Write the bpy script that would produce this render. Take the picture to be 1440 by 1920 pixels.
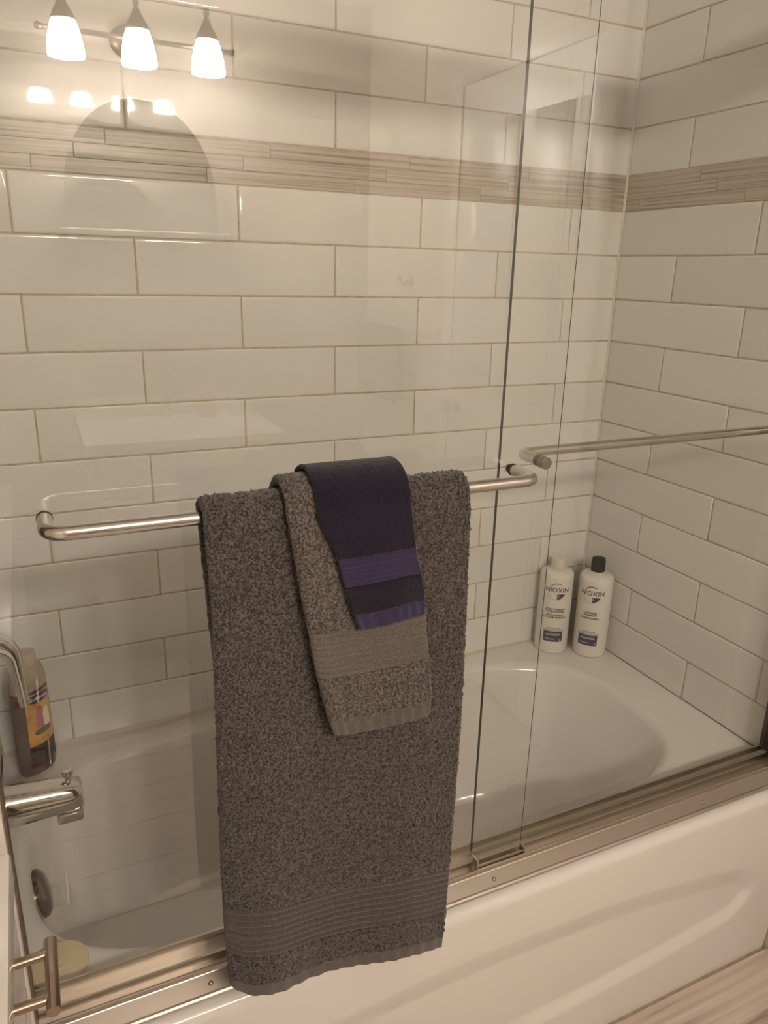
import bpy, bmesh, math, random
import numpy as np
from mathutils import Vector, Matrix

random.seed(7)
rng = np.random.default_rng(7)
for o in list(bpy.data.objects):
    bpy.data.objects.remove(o)
SC = bpy.context.scene
COL = SC.collection

# ------------------------------------------------------------------ camera, world, exposure
FPX = 1404.847                       # focal length in pixels of the 1440x1920 frame
CAM = np.array([0.1381, -1.5571, 1.4571])
YAW, PITCH, ROLL = 0.4453, -0.3117, 0.0242
_cy, _sy = math.cos(YAW), math.sin(YAW)
CF = np.array([_sy * math.cos(PITCH), _cy * math.cos(PITCH), math.sin(PITCH)])
_r0 = np.array([_cy, -_sy, 0.0]); _u0 = np.cross(_r0, CF)
CR = math.cos(ROLL) * _r0 + math.sin(ROLL) * _u0
CU = -math.sin(ROLL) * _r0 + math.cos(ROLL) * _u0
cam_data = bpy.data.cameras.new('camera')
cam = bpy.data.objects.new('camera', cam_data)
COL.objects.link(cam)
cam_data.sensor_fit = 'VERTICAL'
cam_data.sensor_height = 24.0
cam_data.lens = FPX / 1920.0 * 24.0
cam_data.clip_start = 0.01
M = Matrix(((CR[0], CU[0], -CF[0], CAM[0]), (CR[1], CU[1], -CF[1], CAM[1]), (CR[2], CU[2], -CF[2], CAM[2]), (0, 0, 0, 1)))
cam.matrix_world = M
SC.camera = cam

world = bpy.data.worlds.new('world')
SC.world = world
world.use_nodes = True
world.node_tree.nodes['Background'].inputs[0].default_value = (0.0, 0.0, 0.0, 1)
world.node_tree.nodes['Background'].inputs[1].default_value = 0.0

SC.view_settings.view_transform = 'Standard'
SC.view_settings.look = 'None'
SC.view_settings.gamma = 1.0
SC.view_settings.use_curve_mapping = False
SC.view_settings.exposure = 0.0
SC.cycles.max_bounces = 7
SC.cycles.diffuse_bounces = 3
SC.cycles.glossy_bounces = 4
SC.cycles.caustics_reflective = False
LAMP_STRENGTH = 160.0
LAMP_COLOR = (1.0, 0.895, 0.785)


def pix(x, y, axis, val):
    """the point where the sight line of a photograph pixel meets the plane axis = val"""
    d = CF + CR * ((x - 720) / FPX) - CU * ((y - 960) / FPX)
    t = (val - CAM[axis]) / d[axis]
    return CAM + t * d


# ------------------------------------------------------------------ helpers
def srgb(r, g, b):
    def f(c):
        c /= 255.0
        return c / 12.92 if c <= 0.04045 else ((c + 0.055) / 1.055) ** 2.4
    return (f(r), f(g), f(b), 1.0)


def mat(name, color, rough=0.5, metal=0.0, spec=0.5, **kw):
    m = bpy.data.materials.new(name)
    m.use_nodes = True
    b = m.node_tree.nodes['Principled BSDF']
    c = tuple(color) if len(color) == 4 else tuple(color) + (1.0,)
    b.inputs['Base Color'].default_value = c
    b.inputs['Roughness'].default_value = rough
    b.inputs['Metallic'].default_value = metal
    b.inputs['Specular IOR Level'].default_value = spec
    for k, v in kw.items():
        b.inputs[k.replace('_', ' ')].default_value = v
    return m


def nodes(m):
    return m.node_tree.nodes, m.node_tree.links, m.node_tree.nodes['Principled BSDF']


def noise_color(m, c1, c2, scale, detail=4.0, stretch=(1, 1, 1), coord='Object', lo=0.35, hi=0.65, per_object=False):
    n, l, b = nodes(m)
    tc = n.new('ShaderNodeTexCoord')
    mp = n.new('ShaderNodeMapping')
    mp.inputs['Scale'].default_value = stretch
    l.new(tc.outputs[coord], mp.inputs['Vector'])
    if per_object:
        oi = n.new('ShaderNodeObjectInfo')
        mul = n.new('ShaderNodeMath'); mul.operation = 'MULTIPLY'; mul.inputs[1].default_value = 37.0
        l.new(oi.outputs['Random'], mul.inputs[0])
        l.new(mul.outputs[0], mp.inputs['Location'])
    t = n.new('ShaderNodeTexNoise')
    t.inputs['Scale'].default_value = scale
    t.inputs['Detail'].default_value = detail
    l.new(mp.outputs[0], t.inputs['Vector'])
    r = n.new('ShaderNodeValToRGB')
    r.color_ramp.elements[0].position = lo
    r.color_ramp.elements[1].position = hi
    r.color_ramp.elements[0].color = c1
    r.color_ramp.elements[1].color = c2
    l.new(t.outputs['Fac'], r.inputs[0])
    l.new(r.outputs[0], b.inputs['Base Color'])
    return t, r, mp


def bump(m, scale, strength, dist=0.001, detail=3.0, coord='Object', stretch=(1, 1, 1)):
    n, l, b = nodes(m)
    tc = n.new('ShaderNodeTexCoord')
    mp = n.new('ShaderNodeMapping'); mp.inputs['Scale'].default_value = stretch
    l.new(tc.outputs[coord], mp.inputs['Vector'])
    t = n.new('ShaderNodeTexNoise')
    t.inputs['Scale'].default_value = scale; t.inputs['Detail'].default_value = detail
    l.new(mp.outputs[0], t.inputs['Vector'])
    bp = n.new('ShaderNodeBump')
    bp.inputs['Strength'].default_value = strength; bp.inputs['Distance'].default_value = dist
    l.new(t.outputs['Fac'], bp.inputs['Height'])
    l.new(bp.outputs[0], b.inputs['Normal'])


def mesh_obj(name, verts, faces, material, parent=None, smooth=False, angle=None):
    me = bpy.data.meshes.new(name)
    me.from_pydata([tuple(map(float, v)) for v in verts], [], faces)
    me.update()
    if material is not None:
        me.materials.append(material)
    o = bpy.data.objects.new(name, me)
    COL.objects.link(o)
    if smooth:
        me.polygons.foreach_set('use_smooth', [True] * len(me.polygons))
        if angle is not None:
            me.set_sharp_from_angle(angle=math.radians(angle))
    if parent is not None:
        o.parent = parent
    return o


def bm_obj(name, bm, material, parent=None, smooth=False, angle=35):
    me = bpy.data.meshes.new(name)
    bmesh.ops.recalc_face_normals(bm, faces=bm.faces)
    bm.to_mesh(me); bm.free()
    for mm in (material if isinstance(material, (list, tuple)) else [material]):
        me.materials.append(mm)
    o = bpy.data.objects.new(name, me)
    COL.objects.link(o)
    if smooth:
        me.polygons.foreach_set('use_smooth', [True] * len(me.polygons))
        me.set_sharp_from_angle(angle=math.radians(angle))
    if parent is not None:
        o.parent = parent
    return o


def add_box(bm, lo, hi, bev=0.0, seg=2):
    r = bmesh.ops.create_cube(bm, size=1.0)
    vs = r['verts']
    for v in vs:
        v.co = Vector([lo[i] + (v.co[i] + 0.5) * (hi[i] - lo[i]) for i in range(3)])
    if bev > 0:
        es = list({e for v in vs for e in v.link_edges})
        bmesh.ops.bevel(bm, geom=es, offset=bev, segments=seg, affect='EDGES', profile=0.5)


def box(name, lo, hi, material, parent=None, bev=0.0, seg=2):
    bm = bmesh.new()
    add_box(bm, lo, hi, bev, seg)
    return bm_obj(name, bm, material, parent, smooth=bev > 0, angle=40)


def tube_mesh(path, radii, n=20, caps=True, close_round=False):
    """sweep a circle along a list of points; radii a number or a list"""
    P = [Vector(p) for p in path]
    if not isinstance(radii, (list, tuple)):
        radii = [radii] * len(P)
    T = []
    for i in range(len(P)):
        a = P[max(i - 1, 0)]; b = P[min(i + 1, len(P) - 1)]
        T.append((b - a).normalized())
    up = Vector((0, 0, 1)) if abs(T[0].z) < 0.9 else Vector((1, 0, 0))
    N = (up - T[0] * up.dot(T[0])).normalized()
    verts, faces = [], []
    for i, p in enumerate(P):
        if i:
            ax = T[i - 1].cross(T[i])
            if ax.length > 1e-7:
                N = Matrix.Rotation(T[i - 1].angle(T[i]), 3, ax.normalized()) @ N
            N = (N - T[i] * N.dot(T[i])).normalized()
        B = T[i].cross(N)
        for k in range(n):
            a = 2 * math.pi * k / n
            verts.append(p + (N * math.cos(a) + B * math.sin(a)) * radii[i])
    for i in range(len(P) - 1):
        for k in range(n):
            k2 = (k + 1) % n
            faces.append((i * n + k, i * n + k2, (i + 1) * n + k2, (i + 1) * n + k))
    if caps:
        faces.append(tuple(reversed(range(n))))
        faces.append(tuple(range((len(P) - 1) * n, len(P) * n)))
    return verts, faces


def tube(name, path, r, material, parent=None, n=20, angle=50):
    v, f = tube_mesh(path, r, n)
    return mesh_obj(name, v, f, material, parent, smooth=True, angle=angle)


def lathe(name, profile, material, parent=None, n=40, origin=(0, 0, 0), axis='Z', angle=40, sx=1.0, sy=1.0, caps=True):
    """profile: list of (radius, height)"""
    verts, faces = [], []
    for r, h in profile:
        for k in range(n):
            a = 2 * math.pi * k / n
            p = (r * math.cos(a) * sx, r * math.sin(a) * sy, h)
            if axis == 'X':
                p = (p[2], p[0], p[1])
            elif axis == 'Y':
                p = (p[1], p[2], p[0])
            verts.append((p[0] + origin[0], p[1] + origin[1], p[2] + origin[2]))
    m = len(profile)
    for i in range(m - 1):
        for k in range(n):
            k2 = (k + 1) % n
            faces.append((i * n + k, i * n + k2, (i + 1) * n + k2, (i + 1) * n + k))
    if caps:
        faces.append(tuple(reversed(range(n))))
        faces.append(tuple(range((m - 1) * n, m * n)))
    return mesh_obj(name, verts, faces, material, parent, smooth=True, angle=angle)


def prism_x(name, poly, x0, x1, material, parent=None, smooth=False):
    """extrude a (y, z) outline along x"""
    n = len(poly)
    verts = [(x0, y, z) for y, z in poly] + [(x1, y, z) for y, z in poly]
    faces = [(i, (i + 1) % n, n + (i + 1) % n, n + i) for i in range(n)]
    bm = bmesh.new()
    bv = [bm.verts.new(v) for v in verts]
    for f in faces:
        bm.faces.new([bv[i] for i in f])
    e0 = bm.faces.new([bv[i] for i in range(n)]); e1 = bm.faces.new([bv[n + i] for i in range(n)])
    bmesh.ops.triangulate(bm, faces=[e0, e1])
    return bm_obj(name, bm, material, parent, smooth=smooth)


def empty(name, loc=(0, 0, 0)):
    o = bpy.data.objects.new(name, None)
    o.empty_display_size = 0.02
    COL.objects.link(o)
    o.location = loc
    return o


def tag(o, label, cat, group=None, kind=None):
    o['label'] = label
    o['category'] = cat
    if group: o['group'] = group
    if kind: o['kind'] = kind
    return o


def struct(o, label=None):
    o['kind'] = 'structure'
    if label: o['label'] = label
    return o


def arc(c, r, a0, a1, n, plane='xy'):
    out = []
    for i in range(n + 1):
        a = math.radians(a0 + (a1 - a0) * i / n)
        u, v = r * math.cos(a), r * math.sin(a)
        out.append((c[0] + u, c[1] + v, c[2]) if plane == 'xy' else (c[0] + u, c[1], c[2] + v) if plane == 'xz' else (c[0], c[1] + u, c[2] + v))
    return out


# ------------------------------------------------------------------ materials
M_TILE = mat('white_glazed_tile', srgb(236, 232, 226), 0.035, spec=0.5)
n_, l_, b_ = nodes(M_TILE)
_oi = n_.new('ShaderNodeObjectInfo')
_rp = n_.new('ShaderNodeValToRGB')
_rp.color_ramp.elements[0].color = srgb(236, 233, 226); _rp.color_ramp.elements[1].color = srgb(245, 242, 236)
l_.new(_oi.outputs['Random'], _rp.inputs[0]); l_.new(_rp.outputs[0], b_.inputs['Base Color'])
bump(M_TILE, 9.0, 0.08, 0.002, 1.0)
M_GROUT = mat('sand_grout', srgb(196, 178, 150), 0.9)
noise_color(M_GROUT, srgb(186, 166, 136), srgb(208, 192, 166), 60, 4)
M_BAND = mat('grey_wood_look_strip', srgb(190, 178, 162), 0.32)
t_, r_, mp_ = noise_color(M_BAND, srgb(124, 110, 94), srgb(204, 192, 176), 3.0, 5.0, (1.0, 75.0, 1.0), per_object=True, lo=0.27, hi=0.58)
e_ = r_.color_ramp.elements.new(0.38); e_.color = srgb(174, 160, 142)
M_PLANK = mat('grey_wood_look_floor', srgb(190, 175, 160), 0.4)
t_, r_, mp_ = noise_color(M_PLANK, srgb(96, 82, 74), srgb(218, 205, 192), 2.6, 6.0, (0.7, 22.0, 1.0), per_object=True, lo=0.26, hi=0.62)
e_ = r_.color_ramp.elements.new(0.40); e_.color = srgb(192, 176, 162)
M_TUB = mat('white_acrylic', srgb(238, 232, 226), 0.12, spec=0.5)
M_PAINT = mat('warm_white_paint', srgb(206, 197, 186), 0.45)
bump(M_PAINT, 180, 0.08, 0.001)
M_CEIL = mat('ceiling_paint', srgb(236, 232, 226), 0.8)
M_WHITE = mat('white_cabinet_paint', srgb(232, 222, 214), 0.35)
M_DOOR = mat('white_semigloss_door', srgb(230, 224, 216), 0.28)
M_STONE = mat('white_countertop', srgb(238, 232, 226), 0.12)
noise_color(M_STONE, srgb(230, 222, 214), srgb(242, 237, 231), 9, 5)
M_ALU = mat('polished_aluminium', srgb(196, 187, 177), 0.38, 1.0)
M_SATIN = mat('satin_chrome_bar', srgb(206, 202, 196), 0.17, 1.0)
M_CHROME = mat('chrome', srgb(214, 212, 208), 0.06, 1.0)
M_NICKEL = mat('brushed_nickel', srgb(176, 160, 144), 0.30, 1.0)
n_, l_, b_ = nodes(M_NICKEL)
b_.inputs['Anisotropic'].default_value = 0.5
M_RUBBER = mat('dark_gasket', srgb(58, 48, 40), 0.5)
M_MIRROR = mat('mirror_silver', (0.86, 0.87, 0.86), 0.0, 1.0)
M_SEAL = mat('amber_vinyl_seal', srgb(140, 128, 108), 0.45)


def glass_mat(name, tint, haze, f0=0.08):
    m = bpy.data.materials.new(name)
    m.use_nodes = True
    n, l = m.node_tree.nodes, m.node_tree.links
    n.clear()
    out = n.new('ShaderNodeOutputMaterial')
    tr = n.new('ShaderNodeBsdfTransparent'); tr.inputs[0].default_value = tint
    gl = n.new('ShaderNodeBsdfGlossy'); gl.inputs['Roughness'].default_value = 0.0
    gl.inputs['Color'].default_value = (1, 1, 1, 1)
    hz = n.new('ShaderNodeBsdfGlossy'); hz.inputs['Roughness'].default_value = 0.22
    ge = n.new('ShaderNodeNewGeometry')
    dt = n.new('ShaderNodeVectorMath'); dt.operation = 'DOT_PRODUCT'
    l.new(ge.outputs['Incoming'], dt.inputs[0]); l.new(ge.outputs['Normal'], dt.inputs[1])
    ab = n.new('ShaderNodeMath'); ab.operation = 'ABSOLUTE'; l.new(dt.outputs['Value'], ab.inputs[0])
    su = n.new('ShaderNodeMath'); su.operation = 'SUBTRACT'; su.inputs[0].default_value = 1.0; l.new(ab.outputs[0], su.inputs[1])
    pw = n.new('ShaderNodeMath'); pw.operation = 'POWER'; pw.inputs[1].default_value = 5.0; l.new(su.outputs[0], pw.inputs[0])
    ma = n.new('ShaderNodeMath'); ma.operation = 'MULTIPLY_ADD'
    ma.inputs[1].default_value = 0.92; ma.inputs[2].default_value = f0; l.new(pw.outputs[0], ma.inputs[0])
    mx = n.new('ShaderNodeMixShader'); l.new(ma.outputs[0], mx.inputs[0]); l.new(tr.outputs[0], mx.inputs[1]); l.new(gl.outputs[0], mx.inputs[2])
    m2 = n.new('ShaderNodeMixShader'); m2.inputs[0].default_value = haze
    l.new(mx.outputs[0], m2.inputs[1]); l.new(hz.outputs[0], m2.inputs[2])
    l.new(mx.outputs[0] if haze == 0 else m2.outputs[0], out.inputs[0])
    return m


M_GLASS = glass_mat('clear_door_glass', (0.985, 0.990, 0.982, 1), 0)
M_GLASSBACK = bpy.data.materials.new('clear_door_glass_back')
M_GLASSBACK.use_nodes = True
_n = M_GLASSBACK.node_tree.nodes; _n.clear()
_o = _n.new('ShaderNodeOutputMaterial'); _t = _n.new('ShaderNodeBsdfTransparent'); _t.inputs[0].default_value = (0.985, 0.990, 0.982, 1)
M_GLASSBACK.node_tree.links.new(_t.outputs[0], _o.inputs[0])
M_SHELFGLASS = glass_mat('shelf_glass', (0.90, 0.95, 0.92, 1), 0.02)
M_EDGE = mat('dark_glass_edge', srgb(52, 50, 38), 0.12, spec=0.6)
M_EDGE2 = mat('green_glass_edge', srgb(96, 96, 78), 0.12, spec=0.6)

# ------------------------------------------------------------------ room shell
X0, X1 = 0.0, 1.52              # tub alcove
DECK = 0.46                     # tub rim height
ROOM_L, ROOM_R, ROOM_F, CEIL = -0.62, 1.535, -2.98, 2.44
TH = 0.1046                     # tile course
TW = 0.4064                     # tile pitch
BAND0, BAND1 = 1.61, 1.6875     # decorative band


def slab(name, lo, hi, m, label):
    o = box(name, lo, hi, m)
    return struct(o, label)


wall_back = slab('wall_back', (-0.12, 0.0016, 0), (1.64, 0.12, CEIL), M_GROUT, 'long white subway tiled wall behind the bathtub')
wall_right = slab('wall_right', (X1 + 0.0016, -0.80, 0), (1.64, 0.0016, CEIL), M_GROUT, 'white subway tiled end wall beside the shampoo bottles')
wall_left = slab('wall_left', (-0.12, -0.735, 0), (X0 - 0.0016, 0.0016, CEIL), M_GROUT, 'tiled plumbing wall carrying the tub spout')
w = slab('wall_room_right', (ROOM_R, ROOM_F, 0), (1.64, -0.80, CEIL), M_PAINT, 'painted side wall with the towel bar and white door')
w = slab('wall_front', (ROOM_L - 0.1, ROOM_F - 0.1, 0), (1.64, ROOM_F, CEIL), M_PAINT, 'painted wall behind the sink and the lit lamp')
w = slab('wall_room_left', (ROOM_L - 0.1, ROOM_F, 0), (ROOM_L, -0.6, CEIL), M_PAINT, 'painted wall behind the white drawer cabinet')
w = slab('wall_recess', (ROOM_L, -0.735, 0), (-0.12, -0.6, CEIL), M_PAINT, 'painted wall return beside the tub')
ceiling = slab('ceiling', (ROOM_L - 0.1, ROOM_F - 0.1, CEIL), (1.64, 0.12, CEIL + 0.1), M_CEIL, 'plain white ceiling')
floor = slab('floor', (ROOM_L - 0.1, ROOM_F - 0.1, -0.1), (1.64, 0.12, -0.004), M_GROUT, 'grey wood-look plank tile floor')

# floor planks, long side parallel to the tub
PW, PL, GAP = 0.149, 0.602, 0.004
plank_cache = {}


def piece(name, w, d, h, material, parent, bev, cache):
    """a chamfered slab w x d in its own plane, h thick, origin at its centre bottom; mesh shared by size"""
    key = (round(w, 4), round(d, 4), round(h, 4))
    if key not in cache:
        b = bev
        V, F = [], []
        for (ix, z) in ((0.0, 0.0), (0.0, h - b), (b * 0.35, h - b * 0.36), (b * 1.2, h - b * 0.09), (b * 2.8, h)):
            x, y = w / 2 - ix, d / 2 - ix
            V += [(-x, -y, z), (x, -y, z), (x, y, z), (-x, y, z)]
        for r in range(4):
            for k in range(4):
                F.append((r * 4 + k, r * 4 + (k + 1) % 4, r * 4 + 4 + (k + 1) % 4, r * 4 + 4 + k))
        F.append((16, 17, 18, 19))
        me = bpy.data.meshes.new(name)
        me.from_pydata(V, [], F); me.update()
        me.polygons.foreach_set('use_smooth', [False] * 4 + [True] * 13)
        me.materials.append(material)
        cache[key] = me
    o = bpy.data.objects.new(name, cache[key])
    COL.objects.link(o)
    o.parent = parent
    return o


y = -0.7375
row = 0
while y > ROOM_F:
    d = min(PW, y - ROOM_F)
    x = ROOM_L + (0.0 if row % 2 else -0.3) + 0.128
    if row == 0:
        x = 1.083 - 0.606 * 3
    while x < ROOM_R:
        a, b = max(x, ROOM_L), min(x + PL, ROOM_R)
        if b - a > 0.02 and d > 0.02:
            p = piece('plank', b - a, d - GAP, 0.004, M_PLANK, floor, 0.0012, plank_cache)
            p.location = ((a + b) / 2, y - d / 2, -0.004)
        x += PL + GAP
    y -= PW + 0.001
    row += 1

# tile courses. even courses break at 0.159 + k*TW from the corner, odd ones half a tile on
tile_cache, strip_cache = {}, {}
TGAP, TT = 0.0026, 0.0095
RB = Matrix(((1, 0, 0), (0, 0, -1), (0, 1, 0))).to_4x4()               # piece plane -> back wall (faces -y)
RR = Matrix(((0, 0, -1), (-1, 0, 0), (0, 1, 0))).to_4x4()              # faces -x : local x -> -y
RL = Matrix(((0, 0, 1), (1, 0, 0), (0, 1, 0))).to_4x4()                # faces +x


def courses():
    out = []
    for k in range(11):
        out.append((BAND0 - (k + 1) * TH, BAND0 - k * TH, k % 2))
    z = BAND1 + 0.0015; k = 1
    while z < CEIL - 0.01:
        out.append((z, min(z + TH, CEIL), k % 2)); z += TH; k += 1
    return out


def lay(parent, rot, length, first, to_world, flip=False):
    for (z0, z1, par) in courses():
        cuts = [0.0]
        c = first[par]
        while c < length - 1e-4:
            if c > 1e-4: cuts.append(c)
            c += TW
        cuts.append(length)
        for a, b in zip(cuts[:-1], cuts[1:]):
            w, h = b - a - TGAP, z1 - z0 - TGAP
            if w < 0.008 or h < 0.02: continue
            o = piece('tile', w, h, TT, M_TILE, parent, 0.0022, tile_cache)
            loc = to_world((a + b) / 2, (z0 + z1) / 2)
            tilt = Matrix.Rotation(random.gauss(0, 0.0009), 4, 'X') @ Matrix.Rotation(random.gauss(0, 0.0006), 4, 'Y')
            if parent is wall_back and abs(z0 - BAND1) < 0.01 and loc.x < 0.6:
                tilt = Matrix.Rotation(0.0065, 4, 'X') @ Matrix.Rotation(random.gauss(0, 0.001), 4, 'Y')
            o.matrix_basis = Matrix.Translation(loc) @ rot @ tilt


lay(wall_back, RB, 1.52, (0.1591, 0.3604), lambda s, z: Vector((X1 - s, 0.0095, z)))
lay(wall_right, RR, 0.80, (0.4016, 0.1913), lambda s, z: Vector((X1 + 0.0095, -s, z)))
lay(wall_left, RL, 0.735, (0.25, 0.05), lambda s, z: Vector((X0 - 0.0095, -s, z)))


def lay_band(parent, rot, length, firsts, to_world):
    rows = ((BAND0 + 0.0512, BAND1), (BAND0 + 0.0258, BAND0 + 0.0512), (BAND0, BAND0 + 0.0258))
    for (z0, z1), f in zip(rows, firsts):
        cuts = [0.0]; c = f
        while c < length - 1e-4:
            if c > 1e-4: cuts.append(c)
            c += 0.3065
        cuts.append(length)
        for a, b in zip(cuts[:-1], cuts[1:]):
            if b - a < 0.01: continue
            o = piece('mosaic_strip', b - a - 0.0008, z1 - z0 - 0.0004, TT - 0.0005 + random.uniform(0, 0.0012), M_BAND, parent, 0.0005, strip_cache)
            o.matrix_basis = Matrix.Translation(to_world((a + b) / 2, (z0 + z1) / 2)) @ rot


lay_band(wall_back, RB, 1.52, (0.291, 0.0395, 0.111), lambda s, z: Vector((X1 - s, 0.0095, z)))
lay_band(wall_right, RR, 0.80, (0.229, 0.278, 0.05), lambda s, z: Vector((X1 + 0.0095, -s, z)))
lay_band(wall_left, RL, 0.735, (0.1, 0.25, 0.2), lambda s, z: Vector((X0 - 0.0095, -s, z)))


M_CAULK = mat('pale_caulk', srgb(226, 216, 196), 0.5)
V = [(X1 - 0.0045, -0.0006, DECK + 0.008), (X1 - 0.0006, -0.0045, DECK + 0.008), (X1 + 0.002, 0.002, DECK + 0.008)]
mesh_obj('corner_caulk', V + [(a, b, CEIL) for a, b, c in V], [(0, 1, 4, 3), (1, 2, 5, 4), (2, 0, 3, 5)], M_CAULK, wall_back)

# ------------------------------------------------------------------ bathtub
def superellipse(cx, cy, a, b, n, N):
    pts = []
    for k in range(N):
        t = 2 * math.pi * k / N
        c, s = math.cos(t), math.sin(t)
        pts.append((cx + a * math.copysign(abs(c) ** (2 / n), c), cy + b * math.copysign(abs(s) ** (2 / n), s)))
    return pts


def ring_basin(name, rect, ztop, rings, material, parent, N=160):
    """deck rectangle with a hole, lofted down through rings (cx, cy, a, b, exponent, z)"""
    x0, x1, y0, y1 = rect
    loops = []
    r0 = superellipse(*rings[0][:5], N)
    cx, cy = rings[0][0], rings[0][1]
    outer = []
    for (px, py) in r0:
        dx, dy = px - cx, py - cy
        t = 1e9
        if dx > 1e-9: t = min(t, (x1 - cx) / dx)
        if dx < -1e-9: t = min(t, (x0 - cx) / dx)
        if dy > 1e-9: t = min(t, (y1 - cy) / dy)
        if dy < -1e-9: t = min(t, (y0 - cy) / dy)
        outer.append((cx + dx * t, cy + dy * t))
    # snap the nearest outer points onto the rectangle's corners
    for c in ((x0, y0), (x0, y1), (x1, y0), (x1, y1)):
        i = min(range(N), key=lambda k: (outer[k][0] - c[0]) ** 2 + (outer[k][1] - c[1]) ** 2)
        outer[i] = c
    loops.append([(px, py, ztop) for px, py in outer])
    for r in rings:
        loops.append([(px, py, r[5]) for px, py in superellipse(*r[:5], N)])
    V = [v for lp in loops for v in lp]
    F = []
    for i in range(len(loops) - 1):
        for k in range(N):
            k2 = (k + 1) % N
            F.append((i * N + k, i * N + k2, (i + 1) * N + k2, (i + 1) * N + k))
    last = (len(loops) - 1) * N
    V.append((rings[-1][0], rings[-1][1], rings[-1][5]))
    for k in range(N):
        F.append((last + k, last + (k + 1) % N, len(V) - 1))
    o = mesh_obj(name, V, F, material, parent, smooth=True, angle=60)
    bm = bmesh.new(); bm.from_mesh(o.data)
    bmesh.ops.recalc_face_normals(bm, faces=bm.faces)
    # normals up
    if sum(f.normal.z for f in bm.faces) < 0:
        bmesh.ops.reverse_faces(bm, faces=bm.faces)
    bm.to_mesh(o.data); bm.free()
    return o


tub = empty('bathtub', (0.76, -0.37, 0))
tag(tub, 'white alcove bathtub with an oval basin and a curved apron panel', 'bathtub')


def adopt(o, parent):
    o.parent = parent
    o.matrix_parent_inverse = Matrix.Translation(-Vector(parent.location))
    return o


RCX, RA, RCY, RB_ = 0.7150, 0.690, -0.345, 0.315
rings = [(RCX, RCY, RA, RB_, 3.2, DECK), (RCX, RCY, RA - 0.008, RB_ - 0.008, 3.2, DECK - 0.0015), (RCX, RCY, RA - 0.017, RB_ - 0.016, 3.2, DECK - 0.007),
         (RCX, RCY, RA - 0.023, RB_ - 0.022, 3.2, DECK - 0.017), (RCX - 0.004, RCY, RA - 0.030, RB_ - 0.027, 3.2, DECK - 0.04)]
for t in (0.2, 0.4, 0.6, 0.8, 0.92):
    rings.append((RCX - 0.004 - 0.045 * t, RCY, RA - 0.030 - 0.110 * t, RB_ - 0.027 - 0.055 * t, 3.2 - 0.2 * t, DECK - 0.04 - 0.29 * t))
rings += [(0.664, RCY, 0.520, 0.222, 2.9, 0.112), (0.660, RCY, 0.490, 0.200, 2.8, 0.098), (0.645, RCY, 0.40, 0.16, 2.6, 0.094), (0.645, RCY, 0.05, 0.03, 2.0, 0.090)]
FRONT = -0.732
basin = ring_basin('basin', (X0 + 0.001, X1 - 0.001, FRONT, -0.001), DECK, rings, M_TUB, None)
adopt(basin, tub)

# apron with the recessed lens-shaped panel
nx, prof = 200, []
for i in range(9):                                    # rolled top edge
    a = math.pi / 2 * i / 8
    prof.append((FRONT - 0.018 * math.sin(a), DECK - 0.018 * (1 - math.cos(a))))
nz = 110
for i in range(1, nz + 1):
    t = i / nz
    prof.append((FRONT - 0.018 + 0.016 * t ** 1.5, (DECK - 0.018) * (1 - t)))


def ramp(a, b, x):
    t = min(max((x - a) / (b - a), 0), 1)
    return 0.75 * t + 0.25 * t * t * (3 - 2 * t)


def sstep(a, b, x):
    t = min(max((x - a) / (b - a), 0), 1)
    return t * t * (3 - 2 * t)


V, F = [], []
for i in range(nx + 1):
    x = X0 + 0.001 + (X1 - X0 - 0.002) * i / nx
    u = (x - 0.76) / 0.68
    zu = 0.352 - 0.075 * u * u - 0.05 * max(abs(u) - 0.9, 0) / 0.1
    zl = 0.098 + 0.062 * u * u + 0.05 * max(abs(u) - 0.9, 0) / 0.1
    for (py, pz) in prof:
        d = ramp(zl, zl + 0.032, pz) * (1 - ramp(zu - 0.052, zu, pz)) * (1 - ramp(0.640, 0.69, abs(x - 0.76)))
        V.append((x, py + 0.010 * d, pz))
m = len(prof)
for i in range(nx):
    for k in range(m - 1):
        F.append((i * m + k, i * m + k + 1, (i + 1) * m + k + 1, (i + 1) * m + k))
apron = mesh_obj('apron', V, F, M_TUB, None, smooth=True)
adopt(apron, tub)

# overflow plate on the sloped end wall of the basin
ov = lathe('overflow_plate', [(0.0, 0.012), (0.020, 0.0115), (0.034, 0.008), (0.041, 0.002), (0.042, -0.006)], mat('dark_reflection_chrome', srgb(128, 120, 112), 0.12, 1.0), None, 40, (0, 0, 0))  # chrome colour darkened to stand in for the dark surroundings it reflects
ov.matrix_basis = Matrix.Translation((0.061, -0.365, 0.405)) @ Matrix.Rotation(math.radians(78), 4, 'Y')
adopt(ov, tub)
dr = lathe('drain', [(0.0, 0.004), (0.026, 0.003), (0.032, 0.0), (0.032, -0.006)], M_CHROME, None, 32, (0.27, -0.345, 0.095))
adopt(dr, tub)
cl = prism_x('caulk_bead', [(-0.008, DECK + 0.0005), (-0.0015, DECK + 0.006), (-0.0015, DECK + 0.0005)], X0 + 0.002, X1 - 0.008, mat('caulk', srgb(214, 202, 180), 0.5))
adopt(cl, tub)

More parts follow.
